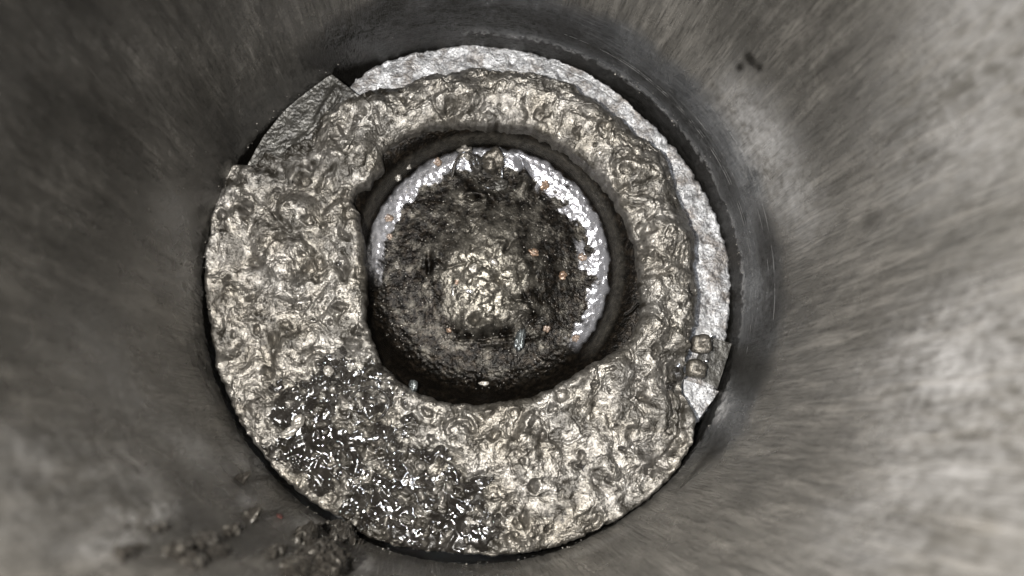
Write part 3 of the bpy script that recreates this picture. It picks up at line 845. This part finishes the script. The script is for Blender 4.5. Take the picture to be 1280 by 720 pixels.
# oil skins around the stones
def tube(name, pts, z, r, mat, parent=None, closed=False, zs_=None):
    P = []
    pts = np.array(pts, float)
    n = 60
    if closed: pts = np.concatenate([pts, pts[:1]])
    d = np.concatenate([[0], np.cumsum(np.hypot(*np.diff(pts, axis=0).T))])
    s = np.linspace(0, d[-1], n)
    px = np.interp(s, d, pts[:, 0]); py = np.interp(s, d, pts[:, 1])
    kk = 7; ker = np.hanning(kk + 2)[1:-1]; ker /= ker.sum()
    mode = 'wrap' if closed else 'edge'
    px = np.convolve(np.pad(px, kk // 2, mode), ker, 'valid'); py = np.convolve(np.pad(py, kk // 2, mode), ker, 'valid')
    wx, wy = U(px, py, z)
    zz = np.array([zs_(a, b) for a, b in zip(px, py)]) if zs_ else np.full(n, z)
    kz = np.hanning(11); kz /= kz.sum()
    zz = np.convolve(np.pad(zz, 5, mode), kz, 'valid')
    C_ = np.stack([wx, wy, zz], -1)
    Tn = np.gradient(C_, axis=0); Tn /= np.linalg.norm(Tn, axis=1)[:, None] + 1e-9
    N = np.cross(Tn, [0, 0, 1.0]); N /= np.linalg.norm(N, axis=1)[:, None] + 1e-9
    B = np.cross(N, Tn)
    ph = np.linspace(0, 2 * math.pi, 10, endpoint=False)
    ends = np.ones(n) if closed else np.sqrt(np.clip(1 - np.abs(np.linspace(-1, 1, n)) ** 4, 0.01, 1))
    rad = r * ends * (1 + 0.25 * np.sin(np.linspace(0, 9, n)))
    V = C_[:, None, :] + rad[:, None, None] * (np.cos(ph)[None, :, None] * N[:, None, :] + np.sin(ph)[None, :, None] * B[:, None, :] * 0.8)
    c0 = V.reshape(-1, 3).mean(0)
    o = mesh_obj(name, V.reshape(-1, 3), grid_faces(n, 10, True), mat, parent)
    return o

o = tube('oil_skin', [(565, 210), (568, 195), (574, 185), (584, 181), (594, 186), (598, 196)], -20, 2.2, M['oil'], zs_=lambda a, b: zb(a, b) + 6)
tag(o, 'curved shiny oil edge looping over the pale stone at the top of the bowl', 'oil rim')
o = tube('oil_skin', [(600, 196), (608, 190), (620, 189), (629, 194), (631, 207), (627, 219), (612, 222), (606, 218)], -20, 2.2, M['oil'], zs_=lambda a, b: zb(a, b) + 6)
tag(o, 'curved shiny oil edge wrapped round the oil coated stone at the top of the bowl', 'oil rim')

# two worn rollers at the lower right of the sludge
def roller(px, py, z, rx, ry, rz, ang, label, seed):
    t = empty('metal_nub', label, 'nub', 'worn metal nubs beside the dark facet', (float(U(px, py, z)[0]), float(U(px, py, z)[1]), z - rz))
    nu, nv = 48, 30
    u = np.linspace(0, 2 * math.pi, nu, endpoint=False); v = np.linspace(0, math.pi, nv)
    uu, vv = np.meshgrid(u, v)
    x = np.sin(vv) * np.cos(uu); y = np.sin(vv) * np.sin(uu); zz = np.cos(vv)
    q = (np.abs(x) ** 3 + np.abs(y) ** 3 + np.abs(zz) ** 3) ** (1 / 3)
    f = 1 / q * (1 + 0.16 * vn(x + seed, y + zz * 0.6, 1.0, seed) + 0.025 * vn(x * 4 + seed, y * 4 + zz * 3, 1.0, seed + 2))
    x, y, zz = x * f * rx, y * f * ry, zz * f * rz
    zz = np.where(zz > 0, zz - 2.5 * np.exp(-((x / (rx * 0.45)) ** 2 + ((y + 1) / (ry * 0.3)) ** 2)), zz)
    ca, sa = math.cos(ang), math.sin(ang)
    V = np.stack([x * ca - y * sa, x * sa + y * ca, zz + rz], -1).reshape(-1, 3)
    mesh_obj('worn_body', V, grid_faces(nv, nu, True)[:, ::-1], M['steelbit'], t)
    pb = mesh_obj('grease_speck', np.stack([x * 0.16 + rx * 0.9, y * 0.16 + ry * 0.8, zz * 0.16 + rz * 1.5], -1).reshape(-1, 3), grid_faces(nv, nu, True)[:, ::-1], M['sliver'], t)
roller(876, 430, -2, 13, 12.5, 12, 0.05, 'upper of two worn square metal nubs between the sludge and the dark facet', 3)
roller(870, 461, -4, 13, 12, 12, -0.25, 'lower of two worn square metal nubs between the sludge and the dark facet', 8)

# glossy drops in the lower-left sludge
dg = 'glossy oil drops in the wet lower left of the sludge'
for k, (x, y, rx, ry, an, m_, lb) in enumerate([
    (411, 464, 6, 7, 0.3, 'greygrain', 'glossy bead sitting in a small crater left of the bowl, above the wet area'),
    (362, 540, 11, 6, 0.5, 'greygrain', 'round wet lump in the black hollow at far lower left of the sludge'),
    (373, 527, 9, 7, 0.9, 'greygrain', 'glossy wet lump at the top of the black hollow at lower left'),
    (376, 548, 12, 4, 0.6, 'oil', 'long curved shiny oil drop at the bottom of the black hollow at lower left'),
    (468, 548, 17, 4.5, 0.25, 'oil', 'long white glinting oil drop below the ringed mound at lower left'),
    (517, 482, 6, 7, 0.1, 'darkbit', 'small dark ringed bit on the lower left lip of the bowl'),
]):
    pebble('oil_drop' if m_ == 'oil' else 'wet_lump', x, y, zs(x, y) - 1, rx, ry, min(rx, ry) * 0.9, M[m_], lb, 'drop' if m_ == 'oil' else 'lump', dg, ang=an, seed=60 + k, sink=0.35, lump=0.25)

# small pool of oil with a blue and brown sheen painted in its colour
tp = NT('oil_with_blue_sheen')
v_ = tp.coords()
n_ = tp.noise(v_, 9, 2, 0.5, 0.8)
c_ = tp.ramp(n_, [(0.40, (0.16, 0.09, 0.03)), (0.48, (0.02, 0.02, 0.02)), (0.56, (0.02, 0.07, 0.14)), (0.7, (0.01, 0.015, 0.02))])
M['sheen'] = tp.out(c_, 0.03, 0.0, tp.bump(n_, 2.0, 0.5), 1.0)
o = strip('oil_pool', [(470, 478), (486, 480), (500, 484), (510, 490)], [(484, 524), (492, 515), (500, 508), (508, 505)], 40, 30,
          lambda X, Y: 3.5 + 3.0 * np.exp(-((X - 493) ** 2 + (Y - 495) ** 2) / 150) + 0.5 * vn(X, Y, 12, 4), M['sheen'], None, 0, 3, -6)
tag(o, 'small curved oil pool with blue and brown sheen at the bowl lower left lip', 'oil pool')
o = tube('oil_edge', [(438, 500), (450, 488), (466, 484), (480, 489), (488, 502), (484, 515), (472, 526)], 4, 1.9, M['oil'], zs_=lambda a, b: zs(a, b) + 0.5)
tag(o, 'thin curved oil bead round the mound left of the blue pool', 'oil rim')

# ------------------------------------------------------------------ grease and grit clinging to the lower left of the wall
def wall_patch(name, px0, px1, nu, z0, z1, nv, thick, mat, seed):
    th_ = np.linspace(px0, px1, nu); zz = np.linspace(z0, z1, nv)
    T, Z_ = np.meshgrid(np.radians(th_), zz)
    t = thick(T, Z_)
    R = RB + 0.5 - t
    V = np.stack([R * np.cos(T), R * np.sin(T), Z_], -1)
    F_ = grid_faces(nv, nu, False)
    tf = t.reshape(-1)[F_].max(1)
    F_ = F_[tf > 0.7][:, ::-1]
    used = np.unique(F_); remap = np.full(nu * nv, -1); remap[used] = np.arange(len(used))
    f = fbm(T * 338, Z_, 7, 2, seed)
    oil = sstep(-0.6, -0.1, f)
    o = mesh_obj(name, V.reshape(-1, 3)[used], remap[F_], mat, attrs={'wet': oil.reshape(-1)[used] * 0.95, 'dark': np.full(len(used), 0.6)})
    return o
def th1(T, Z_):
    d = np.degrees(T) % 360
    u = T * 338
    env = 0
    for (px, py, da, dz, am) in [(400, 700, 2.6, 60, 1.5), (425, 668, 3.0, 26, 1.4), (372, 712, 1.8, 50, 1.3), (385, 670, 1.6, 40, 1.1), (415, 712, 2.0, 60, 1.4), (258, 678, 1.2, 26, 1.25), (225, 688, 1.2, 22, 1.15),
                             (290, 664, 1.0, 22, 1.05), (240, 700, 1.4, 18, 0.9), (275, 690, 0.9, 20, 0.95), (345, 690, 1.0, 30, 0.95), (300, 600, 1.0, 9, 0.75), (315, 645, 1.0, 14, 0.8), (160, 690, 1.0, 22, 0.85), (200, 660, 0.8, 22, 0.75)]:
        a, z_ = wallpos(px, py)
        env = np.maximum(env, am * np.exp(-(((d - a) / da) ** 2 + ((Z_ - z_) / dz) ** 2)))
    f1, f2, cid = worley(u + 3 * vn(u, Z_, 9, 1), Z_ + 3 * vn(u, Z_, 9, 2), 8, 5)
    n = env * (1 + 0.35 * fbm(u, Z_, 22, 2, 7)) - 0.33 + 0.25 * fbm(u, Z_, 9, 2, 8) * (env > 0.12)
    return (np.clip(n, -0.2, 0.75) * 15 + np.where(n > 0, 1, 0) * (5 * np.exp(-(f1 / 0.45) ** 2) + 1.6 * fbm(u, Z_, 5, 2, 9))) * (1 - 0.6 * sstep(180, 300, Z_))
o = wall_patch('greasy_grit', 218, 250, 560, -40, 480, 760, th1, M['sludge'], 13)
tag(o, 'clumps of wet black grit smeared on the lower left of the cylinder wall', 'grit', kind='stuff')

wx, wy = -0.0, 0.0
def on_wall(name, deg, z, w_, h_, t_, mat, label, cat, seed):
    nu, nv = 24, 14
    u = np.linspace(0, 2 * math.pi, nu, endpoint=False); v = np.linspace(0, math.pi, nv)
    uu, vv = np.meshgrid(u, v)
    x = np.sin(vv) * np.cos(uu) * w_; y = np.cos(vv) * t_; q = np.sin(vv) * np.sin(uu) * h_
    f = 1 + 0.3 * vn(x + seed, q, 3, seed)
    a = math.radians(deg)
    V = np.stack([x * f, y, q * f], -1).reshape(-1, 3)
    o = mesh_obj(name, V, grid_faces(nv, nu, True), mat)
    o.rotation_euler = (0, 0, a + math.pi / 2)
    o.location = Vector((RB * math.cos(a), RB * math.sin(a), z)) * S
    tag(o, label, cat)
on_wall('red_flake', 232.6, 134, 3.5, 9, 1.5, M['red'], 'small dark red flake stuck on the lower left cylinder wall above the grit', 'flake', 3)

# loose metal crumbs along the gap
def crumbs(name, n, fn, label):
    Vs = []; Fs = []; base = 0
    oct_v = np.array([[1, 0, 0], [-1, 0, 0], [0, 1, 0], [0, -1, 0], [0, 0, 1], [0, 0, -1]], float)
    oct_f = np.array([[0, 2, 4], [2, 1, 4], [1, 3, 4], [3, 0, 4], [2, 0, 5], [1, 2, 5], [3, 1, 5], [0, 3, 5]])
    for _ in range(n):
        p, r = fn()
        Vs.append(oct_v * r * rng.uniform(0.6, 1.4, (6, 1)) + np.array(p)); Fs.append(oct_f + base); base += 6
    o = mesh_obj(name, np.concatenate(Vs), np.concatenate(Fs), M['greygrain'], smooth=False)
    return tag(o, label, 'crumbs', kind='stuff')
def f_gap():
    a = rng.uniform(0, 2 * math.pi)
    z = abs(rng.normal(0, 14)) + 1
    return (RB * math.cos(a), RB * math.sin(a), z), rng.uniform(0.4, 1.3)
crumbs('metal_crumbs', 170, f_gap, 'tiny bright metal crumbs stuck along the foot of the cylinder wall')
def f_bowl():
    a = rng.uniform(0, 2 * math.pi); r = 150 * math.sqrt(rng.uniform(0, 1))
    x = BC[0] + r * math.cos(a); y = BC[1] + r * math.sin(a)
    z = zb(x, y); wx, wy = U(x, y, z)
    return (float(wx), float(wy), z + 0.5), rng.uniform(0.4, 1.2)
crumbs('glinting_crumbs', 900, f_bowl, 'tiny glinting crumbs scattered over the dark floor of the bowl')
